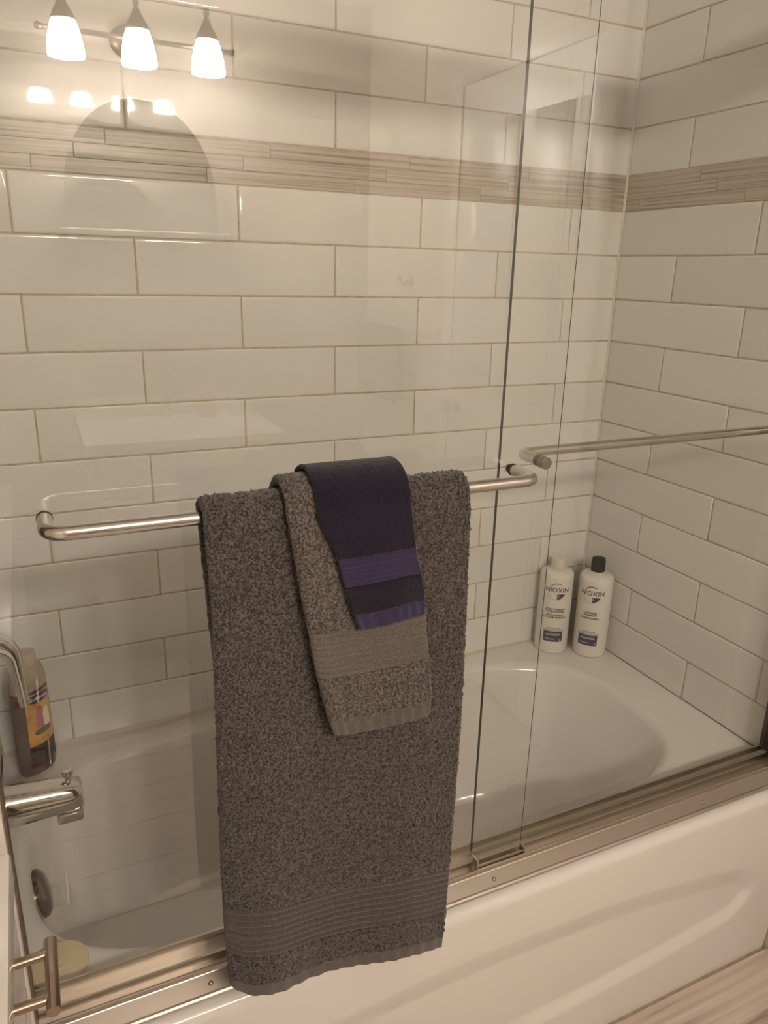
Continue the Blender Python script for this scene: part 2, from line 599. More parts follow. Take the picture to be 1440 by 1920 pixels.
# ------------------------------------------------------------------ shower door frame
M_JAMBSEAL = mat('brown_jamb_seal', srgb(120, 100, 84), 0.45)
trk = empty('shower_track', (0.76, -0.69, DECK))
tag(trk, 'polished aluminium bottom track lying on the tub rim', 'track')
Z = DECK + 0.0006
profile = [(-0.7315, Z), (-0.7315, Z + 0.004), (-0.7295, Z + 0.0065), (-0.7265, Z + 0.0072), (-0.7065, Z + 0.0192), (-0.7055, Z + 0.0202), (-0.7050, Z + 0.0265), (-0.7030, Z + 0.0275), (-0.7005, Z + 0.0265),
           (-0.7005, Z + 0.010), (-0.6770, Z + 0.010), (-0.6770, Z + 0.020), (-0.6730, Z + 0.020), (-0.6730, Z + 0.010), (-0.6480, Z + 0.010),
           (-0.6480, Z + 0.030), (-0.6440, Z + 0.030), (-0.6440, Z)]
adopt(prism_x('channel', profile, X0 + 0.002, X1 - 0.002, M_ALU), trk)
for xs in (0.28, 0.763, 1.25):
    s = lathe('screw', [(0.0, 0.0026), (0.0022, 0.0022), (0.0034, 0.0008), (0.0036, -0.001)], M_NICKEL, None, 16)
    s.matrix_basis = Matrix.Translation((xs, -0.7180, Z + 0.0126)) @ Matrix.Rotation(math.radians(31), 4, 'X')
    adopt(s, trk)
for (xa, xb, name) in ((X0 + 0.001, 0.050, 'jamb'), (1.498, X1 - 0.001, 'jamb')):
    j = empty('wall_jamb', ((xa + xb) / 2, -0.69, DECK))
    near_left = xa < 0.5
    tag(j, 'aluminium wall jamb of the shower door beside the tub spout' if near_left else 'aluminium wall jamb of the shower door on the shampoo side', 'jamb')
    adopt(box('channel', (xa, -0.722, DECK + 0.029), (xb - 0.005 if near_left else xb, -0.650, 1.867), M_ALU, None, 0.003), j)
    if near_left:
        adopt(box('gasket', (xb - 0.005, -0.712, DECK + 0.029), (xb + 0.0055, -0.674, 1.867), M_JAMBSEAL), j)
    else:
        adopt(box('gasket', (xa - 0.006, -0.672, DECK + 0.029), (xa, -0.646, 1.867), M_RUBBER), j)
hd = empty('header_rail', (0.76, -0.69, 1.868))
tag(hd, 'aluminium header rail spanning the top of the shower doors', 'rail')
adopt(prism_x('channel', [(-0.735, 1.868), (-0.735, 1.944), (-0.728, 1.951), (-0.642, 1.951), (-0.635, 1.944), (-0.635, 1.868), (-0.645, 1.868), (-0.645, 1.927), (-0.725, 1.927), (-0.725, 1.868)],
              X0 + 0.002, X1 - 0.002, M_ALU), hd)


# ------------------------------------------------------------------ sliding glass panels with their bars
def pane(name, x0, x1, yc, z0, z1, parent, edge_mats, thin_right=False):
    t = 0.0032
    V = [(x0, yc - t, z0), (x1, yc - t, z0), (x1, yc - t, z1), (x0, yc - t, z1), (x0, yc + t, z0), (x1, yc + t, z0), (x1, yc + t, z1), (x0, yc + t, z1)]
    F = [(0, 1, 2, 3), (5, 4, 7, 6), (4, 0, 3, 7), (3, 2, 6, 7), (4, 5, 1, 0)]
    mi = [0, 1, 2, 1, 1]
    if thin_right:                                    # ground edge: only its back half is dark
        ym = yc + t * 0.45
        V += [(x1, ym, z0), (x1, ym, z1)]
        F += [(1, 8, 9, 2), (8, 5, 6, 9)]; mi += [1, 3]
    else:
        F += [(1, 5, 6, 2)]; mi += [3]
    o = mesh_obj(name, V, F, M_GLASS, None)
    for mm in (M_GLASSBACK, edge_mats[0], edge_mats[1]):
        o.data.materials.append(mm)
    for i, k in enumerate(mi):
        o.data.polygons[i].material_index = k
    adopt(o, parent)
    return o


M_CAPMETAL = mat('satin_cap_metal', srgb(150, 140, 130), 0.35, 1.0)


def door_bar(parent, xa, xb, yg, yb, z, r=0.0082):
    """round bar with both ends bent back to the glass; yg glass face, yb bar axis"""
    s = 1 if yb > yg else -1
    R = 0.020
    path = [(xa, yg + s * 0.006, z), (xa, yb - s * (R + 0.004), z)]
    for i in range(0, 11):
        a = math.pi / 2 * i / 10
        path.append((xa + R - R * math.cos(a), yb - s * R + s * R * math.sin(a), z))
    n = 12
    for i in range(1, n):
        path.append((xa + R + (xb - xa - 2 * R) * i / n, yb, z))
    for i in range(10, -1, -1):
        a = math.pi / 2 * i / 10
        path.append((xb - R + R * math.cos(a), yb - s * R + s * R * math.sin(a), z))
    path += [(xb, yb - s * (R + 0.004), z), (xb, yg + s * 0.006, z)]
    b = tube('towel_bar', path, r, M_SATIN, None, 28, 60)
    adopt(b, parent)
    for xx in (xa, xb):
        c = lathe('washer', [(r * 1.05, -0.001), (r * 1.05, 0.0045)], M_RUBBER, None, 28, (0, 0, 0), 'Y')
        c.location = (xx, yg + (0.0015 if s > 0 else -0.0060), z)
        c.parent = b
        k = lathe('end_cap', [(0.0, 0.0125), (0.0082, 0.0122), (0.0092, 0.0112), (0.0096, 0.0), (0.0096, -0.002)] if s > 0 else [(0.0, 0.0032), (0.0050, 0.0030), (0.0058, 0.0022), (0.0060, -0.001)], M_CAPMETAL, None, 28, (0, 0, 0), 'Y', 30)
        k.matrix_basis = Matrix.Translation((xx, yg - s * 0.0064, z)) @ (Matrix.Rotation(math.pi, 4, 'Z') if s > 0 else Matrix.Identity(4))
        k.parent = b
    return b


YO, YI, ZBAR, YBAR = -0.690, -0.660, 1.190, -0.7545
outer = empty('glass_door', (0.44, YO, DECK + 0.02))
tag(outer, 'frameless sliding glass door whose bar carries the towels', 'glass door')
pane('pane', 0.0565, 0.836, YO, 0.486, 1.925, outer, (M_EDGE, M_EDGE), True)
door_bar(outer, 0.137, 0.752, YO - 0.0032, YBAR, ZBAR)
adopt(box('bottom_guide', (0.742, -0.6985, 0.4745), (0.838, -0.6965, 0.492), M_ALU, None, 0.0006), outer)
adopt(box('guide_end', (0.739, -0.700, 0.4745), (0.7435, -0.680, 0.503), M_ALU, None, 0.001), outer)
adopt(box('guide_end', (0.836, -0.700, 0.4745), (0.8395, -0.686, 0.497), M_ALU, None, 0.001), outer)

inner = empty('glass_door', (1.11, YI, DECK + 0.02))
tag(inner, 'frameless sliding glass door without towels, running on the shampoo side', 'glass door')
pane('pane', 0.752, 1.496, YI, 0.486, 1.925, inner, (M_EDGE, M_EDGE2))
door_bar(inner, 0.828, 1.445, YI + 0.0032, -0.602, 1.187)
adopt(box('bottom_seal', (0.754, YI - 0.0042, 0.483), (1.495, YI + 0.0042, 0.4875), M_SEAL, None), inner)


# ------------------------------------------------------------------ towels
def towel_mat(name, c1, c2, scale, sheen=0.25, relief=0.9):
    m = mat(name, c1, 0.95, spec=0.1)
    noise_color(m, c1, c2, scale, 3.0, lo=0.40, hi=0.62)
    bump(m, scale * 1.1, relief, 0.0012, 3.0)
    n, l, b = nodes(m)
    b.inputs['Sheen Weight'].default_value = sheen
    b.inputs['Sheen Roughness'].default_value = 0.6
    return m


M_GREY = towel_mat('grey_terry', srgb(44, 39, 36), srgb(98, 88, 81), 350)
M_GREY_BAND = towel_mat('grey_woven_border', srgb(66, 60, 56), srgb(88, 80, 74), 520, relief=0.35)
M_GREY_HEM = towel_mat('grey_hem_weave', srgb(84, 77, 71), srgb(100, 92, 85), 700)
M_GREY2_BAND = towel_mat('grey_hand_border', srgb(84, 77, 72), srgb(106, 97, 90), 520, relief=0.3)
M_GREY2 = towel_mat('grey_hand_terry', srgb(56, 50, 46), srgb(112, 102, 94), 350)
M_NAVY = towel_mat('navy_velour', srgb(20, 15, 29), srgb(27, 20, 38), 500, 0.18)
M_NAVY_BAND = towel_mat('navy_woven_border', srgb(47, 38, 66), srgb(54, 44, 74), 700, 0.15, relief=0.2)
M_NAVY_HEM = towel_mat('navy_hem_weave', srgb(46, 37, 68), srgb(60, 50, 82), 700, 0.15)


def interp(tab, z):
    """tab: list of (z, value) in falling z"""
    zs = [t[0] for t in tab][::-1]; vs = [t[1] for t in tab][::-1]
    return float(np.interp(z, zs, vs))


def towel(root, r_in, t, ypl, left_px, right_px, bottom_px, segs, back_bottom, wave, nu, step, amp):
    """a cloth folded over the bar. edges are read off the photograph on the cloth's own front plane ypl"""
    L = sorted([(pix(x, y, 1, ypl)[2], pix(x, y, 1, ypl)[0]) for x, y in left_px], reverse=True)
    R = sorted([(pix(x, y, 1, ypl)[2], pix(x, y, 1, ypl)[0]) for x, y in right_px], reverse=True)
    rc = r_in + t / 2
    yf = YBAR - rc
    us = np.linspace(0, 1, nu)
    us = 0.5 - 0.5 * np.cos(np.pi * (0.12 + 0.76 * us)) ; us = (us - us[0]) / (us[-1] - us[0])
    xl0, xr0 = interp(L, ZBAR), interp(R, ZBAR)
    # lower edge per column
    bx, bz = [], []
    for (x, y) in bottom_px:
        P = pix(x, y, 1, ypl)
        u = (P[0] - interp(L, P[2])) / (interp(R, P[2]) - interp(L, P[2]))
        P = pix(x, y, 1, ypl + wave(u, 1.0))
        bx.append(u); bz.append(P[2])
    zb = np.interp(us, bx, bz)
    wid = xr0 - xl0
    d_edge = np.minimum(us, 1 - us) * wid
    e = t / 2
    hh = np.where(d_edge < e, np.sqrt(np.clip(1 - (1 - np.clip(d_edge / e, 0, 1)) ** 2, 0, 1)), 1.0)

    def station(kind, q):
        """centre (x, y, z) arrays and outward normal for one row"""
        if kind == 'back':
            z = ZBAR - (1 - q) * (ZBAR - back_bottom)
            zz = np.full(nu, z)
            return xl0 + 0.03 * (1 - q) + us * (wid - 0.04 * (1 - q)), np.full(nu, YBAR + min(rc, abs(YO - 0.0032 - YBAR) - t / 2 - 0.002)) if z < ZBAR - 0.03 else np.full(nu, YBAR + rc), zz, (0, 1, 0)
        if kind == 'top':
            a = math.pi * q
            return xl0 + us * wid, np.full(nu, YBAR + rc * math.cos(a)), np.full(nu, ZBAR + rc * math.sin(a)), (0, math.cos(a), math.sin(a))
        z = ZBAR - q * (ZBAR - zb)
        xl = interp(L, float(z[0])); xr = interp(R, float(z[-1]))
        y = yf + np.array([wave(float(u), q) for u in us])
        return xl + us * (xr - xl), y, z, (0, -1, 0)

    length = ZBAR - float(zb.mean())

    def make(name, stations, material, style):
        rows = []
        ns = len(stations)
        for i, (kind, q) in enumerate(stations):
            x, y, z, nrm = station(kind, q)
            h = t / 2 * hh
            f = i / max(ns - 1, 1)
            if style == 'terry':
                df = rng.normal(0, amp, nu); db = rng.normal(0, amp * 0.6, nu)
            elif style[0] == 'ridge':
                k = style[1]
                rg = (abs(math.sin(math.pi * k * f)) ** 0.6 - 0.8) * style[2]
                df = np.full(nu, rg) + rng.normal(0, amp * 0.12, nu); db = np.zeros(nu)
            else:
                df = -0.0012 + 0.0009 * np.sin(us * style[1] * 2 * math.pi + 1.5 * np.sin(us * 9)) ; db = np.zeros(nu)
            df = df * np.minimum(hh * 1.2, 1)
            nrmv = np.array(nrm)
            front = np.stack([x, y + nrmv[1] * (h + df), z + nrmv[2] * (h + df)], 1)
            back = np.stack([x, y - nrmv[1] * (h + db), z - nrmv[2] * (h + db)], 1)
            jit = rng.normal(0, amp * 0.7, (nu, 3)) if style == 'terry' else 0
            front = front + jit
            ring = np.concatenate([front, back[-2:0:-1]], 0)
            rows.append(ring)
        V = np.concatenate(rows, 0)
        m = 2 * nu - 2
        I = np.arange(ns - 1)[:, None] * m; K = np.arange(m)[None, :]; K2 = (K + 1) % m
        F = np.stack([I + K, I + K2, I + m + K2, I + m + K], -1).reshape(-1, 4)
        caps = []
        for base in (0, (ns - 1) * m):
            for k in range(nu - 1):
                a, b = k, k + 1
                c = (m - b) if 0 < b < nu - 1 else b
                d = (m - a) if 0 < a < nu - 1 else a
                q4 = [base + a, base + b, base + c, base + d]
                q4 = list(dict.fromkeys(q4))
                if len(q4) >= 3: caps.append(tuple(q4))
        me = bpy.data.meshes.new(name)
        me.from_pydata(V.tolist(), [], [tuple(f) for f in F.tolist()] + caps)
        me.update()
        bm = bmesh.new(); bm.from_mesh(me); bmesh.ops.recalc_face_normals(bm, faces=bm.faces); bm.to_mesh(me); bm.free()
        me.polygons.foreach_set('use_smooth', [True] * len(me.polygons))
        me.materials.append(material)
        o = bpy.data.objects.new(name, me)
        COL.objects.link(o)
        adopt(o, root)
        return o

    nb = max(int((ZBAR - back_bottom) / (step * 3)), 8)
    ntop = max(int(math.pi * rc / step), 10)
    pre = [('back', i / nb) for i in range(nb)] + [('top', i / ntop) for i in range(ntop)]
    for si, (name, v0, v1, material, style) in enumerate(segs):
        k = max(int((v1 - v0) * length / (step if style == 'terry' else step * 0.55)), 6)
        st = [('front', v0 + (v1 - v0) * i / k) for i in range(k + 1)]
        if si == 0: st = pre + st
        make(name, st, material, style)


def wave_bath(u, v):
    a = max(v - 0.15, 0) ** 1.3
    return a * (-0.030 * math.exp(-((u - 0.13) / 0.15) ** 2) + 0.006 * math.cos((u - 0.45) * 9) * (u * u * (3 - 2 * u)) ** 0.5 - 0.006 * math.exp(-((u - 0.78) / 0.12) ** 2)) + 0.003 * math.sin(u * 11 + v * 3) * a


bath = empty('bath_towel', (0.47, -0.755, ZBAR))
tag(bath, 'large charcoal grey terry bath towel draped over the door bar', 'towel')
towel(bath, 0.0110, 0.0130, -0.7785,
      [(379, 950), (390, 1050), (398, 1150), (403, 1280), (407, 1400), (411, 1530), (414, 1620), (418, 1720), (424, 1800), (432, 1850)],
      [(883, 915), (886, 960), (882, 1060), (879, 1130), (872, 1280), (865, 1400), (857, 1500), (852, 1560), (846, 1640), (840, 1720), (834, 1775)],
      [(432, 1853), (458, 1868), (500, 1869), (560, 1846), (600, 1829), (650, 1815), (700, 1808), (760, 1797), (800, 1786), (834, 1776)],
      [('terry_cloth', 0.0, 0.792, M_GREY, 'terry'), ('woven_border', 0.792, 0.905, M_GREY_BAND, ('ridge', 8, 0.0042)),
       ('terry_end', 0.905, 0.972, M_GREY, 'terry'), ('hem', 0.972, 1.0, M_GREY_HEM, ('hem', 14))],
      0.62, wave_bath, 150, 0.0024, 0.0010)


def wave_hand(u, v):
    return v * (-0.008 + 0.005 * math.sin(u * 5.5 - 0.6)) - 0.003 * math.exp(-((u - 0.08) / 0.1) ** 2)


hand = empty('hand_towel', (0.46, -0.755, ZBAR + 0.01))
tag(hand, 'medium grey hand towel with ribbed border lying over the bath towel', 'towel')
towel(hand, 0.0285, 0.0115, -0.7945,
      [(525, 908), (533, 940), (545, 1000), (556, 1070), (566, 1130), (578, 1190), (588, 1250), (600, 1300), (612, 1345), (624, 1378)],
      [(766, 900), (773, 960), (780, 1010), (787, 1060), (795, 1110), (797, 1170), (801, 1220), (804, 1280), (803, 1310), (799, 1340)],
      [(624, 1380), (660, 1378), (700, 1371), (740, 1361), (799, 1343)],
      [('terry_cloth', 0.0, 0.50, M_GREY2, 'terry'), ('woven_border', 0.50, 0.715, M_GREY2_BAND, ('ridge', 8, 0.0046)),
       ('terry_end', 0.715, 0.925, M_GREY2, 'terry'), ('hem', 0.925, 1.0, M_GREY_HEM, ('hem', 9))],
      0.95, wave_hand, 80, 0.0024, 0.0008)


def wave_cloth(u, v):
    return v * 0.003 * math.sin(u * 7 + 0.5) - v * 0.008


cloth = empty('washcloth', (0.45, -0.755, ZBAR + 0.02))
tag(cloth, 'small navy purple washcloth lying topmost on the grey towels', 'washcloth')
towel(cloth, 0.0440, 0.0055, -0.8045,
      [(556, 893), (573, 920), (588, 950), (601, 985), (616, 1012), (628, 1035), (637, 1065), (644, 1095), (654, 1130), (672, 1180)],
      [(751, 880), (765, 905), (772, 935), (776, 970), (779, 1005), (783, 1045), (789, 1070), (794, 1100), (796, 1130), (795, 1155)],
      [(672, 1183), (700, 1180), (735, 1170), (765, 1160), (795, 1154)],
      [('velour_cloth', 0.0, 0.37, M_NAVY, 'terry'), ('woven_border', 0.37, 0.61, M_NAVY_BAND, ('ridge', 6, 0.0028)),
       ('velour_end', 0.61, 0.865, M_NAVY, 'terry'), ('hem', 0.865, 1.0, M_NAVY_HEM, ('hem', 6))],
      1.02, wave_cloth, 70, 0.0024, 0.00018)


# ------------------------------------------------------------------ lettering wrapped round a bottle
def text_mesh(body, size, align='CENTER', bold=0.0):
    cu = bpy.data.curves.new('lettering', 'FONT')
    cu.body = body; cu.size = size; cu.align_x = align; cu.align_y = 'CENTER'
    cu.offset = bold
    cu.resolution_u = 2
    ob = bpy.data.objects.new('lettering', cu)
    COL.objects.link(ob)
    dg = bpy.context.evaluated_depsgraph_get()
    me = bpy.data.meshes.new_from_object(ob.evaluated_get(dg))
    bpy.data.objects.remove(ob)
    return me


def wrap(me, name, material, parent, centre, ang, rx, ry, z, lift=0.0004, squeeze=1.0, subdiv=True, tilt=0.0):
    """lay a flat mesh (x along, y up) on an upright elliptic cylinder; ang = direction its middle faces"""
    bm = bmesh.new(); bm.from_mesh(me)
    if subdiv:
        bmesh.ops.triangulate(bm, faces=bm.faces)
        for _ in range(2):
            es = [e for e in bm.edges if abs(e.verts[0].co.x - e.verts[1].co.x) > 0.004]
            if es: bmesh.ops.subdivide_edges(bm, edges=es, cuts=1)
    rm = 0.5 * (rx + ry)
    for v in bm.verts:
        x, y = v.co.x * squeeze, v.co.y
        a = x / rm
        px, py = (rx + lift) * math.sin(a), (ry + lift) * math.cos(a)      # local: facing +Y
        v.co = Vector((px, py, z + y))
    rot = Matrix.Rotation(ang, 4, 'Z')
    bmesh.ops.transform(bm, matrix=Matrix.Translation(centre) @ rot, verts=bm.verts)
    me2 = bpy.data.meshes.new(name)
    # text reads correctly when seen from outside: local +x must run to the viewer's right
    bm.to_mesh(me2); bm.free()
    me2.materials.append(material)
    o = bpy.data.objects.new(name, me2)
    COL.objects.link(o)
    o.parent = parent
    o.matrix_parent_inverse = parent.matrix_world.inverted() if False else Matrix.Translation(-Vector(parent.location))
    return o


def flat_poly(pts):
    me = bpy.data.meshes.new('print')
    me.from_pydata([(x, y, 0) for x, y in pts], [], [tuple(range(len(pts)))])
    return me


def flat_rect(w, h, cx=0, cy=0, nx=10):
    V, F = [], []
    for i in range(nx + 1):
        x = cx - w / 2 + w * i / nx
        V += [(x, cy - h / 2, 0), (x, cy + h / 2, 0)]
    for i in range(nx):
        F.append((2 * i, 2 * i + 2, 2 * i + 3, 2 * i + 1))
    me = bpy.data.meshes.new('print'); me.from_pydata(V, [], F)
    return me


def flat_ring(r0, r1, a0, a1, n=28, cx=0, cy=0):
    V, F = [], []
    for i in range(n + 1):
        a = math.radians(a0 + (a1 - a0) * i / n)
        V += [(cx + r0 * math.cos(a), cy + r0 * math.sin(a), 0), (cx + r1 * math.cos(a), cy + r1 * math.sin(a), 0)]
    for i in range(n):
        F.append((2 * i, 2 * i + 1, 2 * i + 3, 2 * i + 2))
    me = bpy.data.meshes.new('print'); me.from_pydata(V, [], F)
    return me


M_BOTTLE = mat('white_bottle_plastic', srgb(240, 234, 224), 0.28)
M_BLACKCAP = mat('black_cap_plastic', srgb(14, 11, 11), 0.5, spec=0.2)
M_GREYCAP = mat('white_cap_plastic', srgb(228, 222, 210), 0.3)
M_INK = mat('dark_ink', srgb(48, 42, 46), 0.6)
M_INKSOFT = mat('grey_ink', srgb(120, 110, 106), 0.6)
M_INKPINK = mat('rose_ink', srgb(196, 160, 150), 0.6)
M_NAVYLABEL = mat('navy_label', srgb(62, 56, 78), 0.5)
M_PALE = mat('pale_ink', srgb(206, 200, 204), 0.6)


def shampoo(centre, ang, lines, label, cap_mat, cap_h, arc_mat):
    b = empty('shampoo_bottle', centre)
    tag(b, label, 'bottle')
    R = 0.0450
    bz = centre[2]
    pr = [(0.0, 0.0), (R - 0.005, 0.0), (R - 0.0015, 0.002), (R, 0.007), (R, 0.222), (R - 0.0014, 0.228), (R - 0.006, 0.2335), (0.024, 0.2375), (0.0175, 0.240), (0.0175, 0.243)]
    o = lathe('body', pr, M_BOTTLE, b, 56, (0, 0, 0), angle=50)
    if cap_mat is M_BLACKCAP:
        cp = [(0.0175, 0.2415), (0.0186, 0.2425), (0.0182, 0.270), (0.0168, 0.2775), (0.012, 0.280), (0.0, 0.280)]
    else:
        cp = [(0.0195, 0.2412), (0.0198, 0.2425), (0.0192, 0.264), (0.0182, 0.2672), (0.014, 0.268), (0.0, 0.268)]
    lathe('cap', cp, cap_mat, b, 36, (0, 0, 0), angle=35)
    c = Vector(centre)

    def pr_(me, nm, m, z, lift=0.0004):
        return wrap(me, nm, m, b, c, ang, R, R, z, lift)

    pr_(text_mesh('NIOXIN', 0.0185, bold=0.00014), 'brand_lettering', M_INK, 0.190)
    pr_(flat_ring(0.0232, 0.0239, 190, 350, 30, 0, 0.0), 'logo_ring', M_INKSOFT, 0.1855, 0.0003)
    pr_(flat_ring(0.0212, 0.0246, 62, 140, 24, 0, 0.0), 'logo_arc', arc_mat, 0.1860, 0.0003)
    seg = [(0.0005, -0.0070), (0.0215, -0.0070)][::-1] + [(0.0226 * math.cos(math.radians(a)), 0.0226 * math.sin(math.radians(a))) for a in range(-88, -20, 6)]
    pr_(flat_poly(seg), 'logo_segment', M_NAVYLABEL, 0.1865, 0.0003)
    pr_(text_mesh('   2', 0.010, bold=0.0002), 'logo_number', M_PALE, 0.1735, 0.0006).location.x += 0.0
    z = 0.134
    for s, dz in lines:
        pr_(text_mesh(s, 0.0074, bold=0.00022), 'product_lettering', M_INK, z)
        z -= dz
    pr_(text_mesh('NATURAL HAIR', 0.0054, bold=0.00010), 'small_lettering', M_INKSOFT, 0.0780)
    pr_(text_mesh('PROGRESSED THINNING', 0.0054, bold=0.00010), 'small_lettering', M_INKSOFT, 0.0715)
    pr_(flat_rect(0.053, 0.031), 'label_panel', M_NAVYLABEL, 0.0530, 0.0003)
    for (ww, hh_, xx, zz) in ((0.036, 0.0018, 0.000, 0.0610), (0.040, 0.0018, 0.000, 0.0575), (0.024, 0.0022, -0.008, 0.0455), (0.0045, 0.0046, 0.0205, 0.0430)):
        pr_(flat_rect(ww, hh_, xx, 0, 6), 'label_print', M_PALE, zz, 0.0006)
    return b


def face_angle(p, extra=0.0):
    """rotation that turns +Y towards the camera side of point p"""
    dx, dy = CAM[0] - p[0], CAM[1] - p[1]
    return math.atan2(dy, dx) - math.pi / 2 + extra


pA, pB = (1.386, -0.050, DECK), (1.470, -0.112, DECK)
# wrap() mirrors x unless local +x points to the viewer's right: facing +Y the viewer's right is -x, so flip the prints
_wrap = wrap


def wrap(me, *a, **k):
    for v in me.vertices:
        v.co.x = -v.co.x
    return _wrap(me, *a, **k)


shampoo(pA, face_angle(pA, 0.10), [('SCALP THERAPY', 0.0068), ('CONDITIONER', 0.0105), ('REVITALISANT', 0.0068), ('DU CUIR CHEVELU', 0.006)],
        'white conditioner bottle with white cap, standing in the tiled corner', M_GREYCAP, 0.262, M_INKPINK)
shampoo(pB, face_angle(pB, -0.14), [('CLEANSER', 0.0068), ('SHAMPOO', 0.0095), ('SHAMPOOING', 0.006)],
        'white shampoo bottle with black cap, standing in the tiled corner', M_BLACKCAP, 0.275, M_INKSOFT)

# ------------------------------------------------------------------ body wash bottle
M_PURPLE = mat('purple_gel_plastic', srgb(74, 52, 54), 0.18)
noise_color(M_PURPLE, srgb(80, 56, 60), srgb(112, 84, 82), 14, 3)
M_CLEARTOP = mat('smoky_clear_plastic', srgb(176, 160, 142), 0.2)
M_YELLOW = mat('golden_label', srgb(206, 150, 62), 0.45)
noise_color(M_YELLOW, srgb(190, 126, 48), srgb(222, 178, 96), 38, 3)
M_BLUE = mat('blue_logo', srgb(40, 52, 110), 0.4)
M_LABELDARK = mat('dark_label_foot', srgb(34, 26, 26), 0.4)
M_CREAM = mat('cream_print', srgb(240, 226, 200), 0.5)
M_ROSE = mat('rose_print', srgb(190, 112, 128), 0.5)
M_GREENP = mat('olive_print', srgb(96, 84, 56), 0.5)
wb = (0.0690, -0.068, DECK)
wash = empty('body_wash_bottle', wb)
tag(wash, 'purple body wash bottle with golden label and blue logo', 'bottle')
EX, EY = 0.0425, 0.0265
AW = math.radians(-137)           # the broad label side faces out of the corner


def ell_body(name, prof, m, parent, ang, ex, ey, n=48):
    V, F = [], []
    for s, h in prof:
        for k in range(n):
            a = 2 * math.pi * k / n
            V.append((ex * s * math.cos(a), ey * s * math.sin(a), h))
    for i in range(len(prof) - 1):
        for k in range(n):
            F.append((i * n + k, i * n + (k + 1) % n, (i + 1) * n + (k + 1) % n, (i + 1) * n + k))
    F.append(tuple(reversed(range(n)))); F.append(tuple(range((len(prof) - 1) * n, len(prof) * n)))
    o = mesh_obj(name, V, F, m, parent, smooth=True, angle=50)
    o.rotation_euler = (0, 0, ang)
    return o


ell_body('body', [(0.80, 0.0), (0.93, 0.003), (0.985, 0.010), (1.0, 0.03), (0.99, 0.10), (0.97, 0.165), (0.96, 0.190)], M_PURPLE, wash, AW, EX, EY)
ell_body('shoulder', [(0.96, 0.190), (0.94, 0.205), (0.88, 0.220), (0.76, 0.233), (0.55, 0.240)], M_CLEARTOP, wash, AW, EX, EY)
ell_body('cap', [(0.55, 0.2395), (0.56, 0.242), (0.55, 0.262), (0.50, 0.265)], mat('pearl_cap', srgb(196, 180, 164), 0.3), wash, AW, EX, EX * 0.8)


def on_wash(me, nm, m, z, lift, dang=0.0):
    bm = bmesh.new(); bm.from_mesh(me)
    for v in bm.verts:
        a = v.co.x / 0.0345
        h = z + v.co.y
        s = 0.992 if h < 0.12 else 0.975
        v.co = Vector((-(EX * s + lift) * math.sin(a), (EY * s + lift) * math.cos(a), h))
    me2 = bpy.data.meshes.new(nm)
    bm.transform(Matrix.Rotation(AW + dang, 4, 'Z'))
    bm.to_mesh(me2); bm.free()
    me2.materials.append(m)
    o = bpy.data.objects.new(nm, me2); COL.objects.link(o); o.parent = wash
    return o


def grid_flat(w, h, nx=14, nz=2):
    V = [(-w / 2 + w * i / nx, -h / 2 + h * j / nz, 0) for j in range(nz + 1) for i in range(nx + 1)]
    F = [(j * (nx + 1) + i, j * (nx + 1) + i + 1, (j + 1) * (nx + 1) + i + 1, (j + 1) * (nx + 1) + i) for j in range(nz) for i in range(nx)]
    me = bpy.data.meshes.new('print'); me.from_pydata(V, [], F)
    return me


def flat_ellipse(cx, a, b, n=16):
    V, F = [], []
    for i in range(n + 1):
        t = -1 + 2 * i / n
        h = b * math.sqrt(max(1 - t * t, 0.0)) + 1e-5
        V += [(cx + a * t, -h, 0), (cx + a * t, 0, 0), (cx + a * t, h, 0)]
    for i in range(n):
        k = 3 * i
        F += [(k, k + 3, k + 4, k + 1), (k + 1, k + 4, k + 5, k + 2)]
    me = bpy.data.meshes.new('print'); me.from_pydata(V, [], F)
    return me


on_wash(grid_flat(0.054, 0.115), 'label', M_YELLOW, 0.1265, 0.0005)
on_wash(grid_flat(0.054, 0.044), 'label_foot', M_LABELDARK, 0.047, 0.0005)
on_wash(flat_ellipse(0.0, 0.024, 0.0100), 'logo_badge', M_BLUE, 0.172, 0.0012)
on_wash(text_mesh('Softsoap', 0.0105, bold=0.0002), 'brand_lettering', M_CREAM, 0.172, 0.0018)
on_wash(flat_ellipse(-0.003, 0.008, 0.026), 'flower_print', M_ROSE, 0.128, 0.0009)
on_wash(flat_ellipse(0.010, 0.008, 0.024), 'flower_print', M_CREAM, 0.122, 0.0010)
on_wash(flat_ellipse(0.002, 0.018, 0.007), 'leaf_print', M_GREENP, 0.097, 0.0011)

# ------------------------------------------------------------------ soap bar on the rim corner
M_SOAP = mat('yellow_soap', srgb(232, 210, 174), 0.5)
_b = nodes(M_SOAP)[2]
_b.inputs['Subsurface Weight'].default_value = 0.15
sb = empty('soap_bar', (0.083, -0.588, DECK))
tag(sb, 'round pale yellow soap bar lying on the tub rim corner', 'soap')
lathe('body', [(0.0, 0.0), (0.036, 0.0), (0.0395, 0.0015), (0.0405, 0.004), (0.0395, 0.0062), (0.036, 0.0075), (0.0, 0.008)], M_SOAP, sb, 48, sx=1.05, sy=1.05, angle=70)
for k, (dx, dy, ww) in enumerate(((-0.006, 0.010, 0.016), (0.004, 0.0, 0.020), (-0.002, -0.011, 0.014))):
    o = box('embossed_mark', (dx - ww / 2, dy - 0.0018, 0.0074), (dx + ww / 2, dy + 0.0018, 0.0090), M_SOAP, sb, 0.0005, 1)
    o.rotation_euler = (0, 0, 0.5)

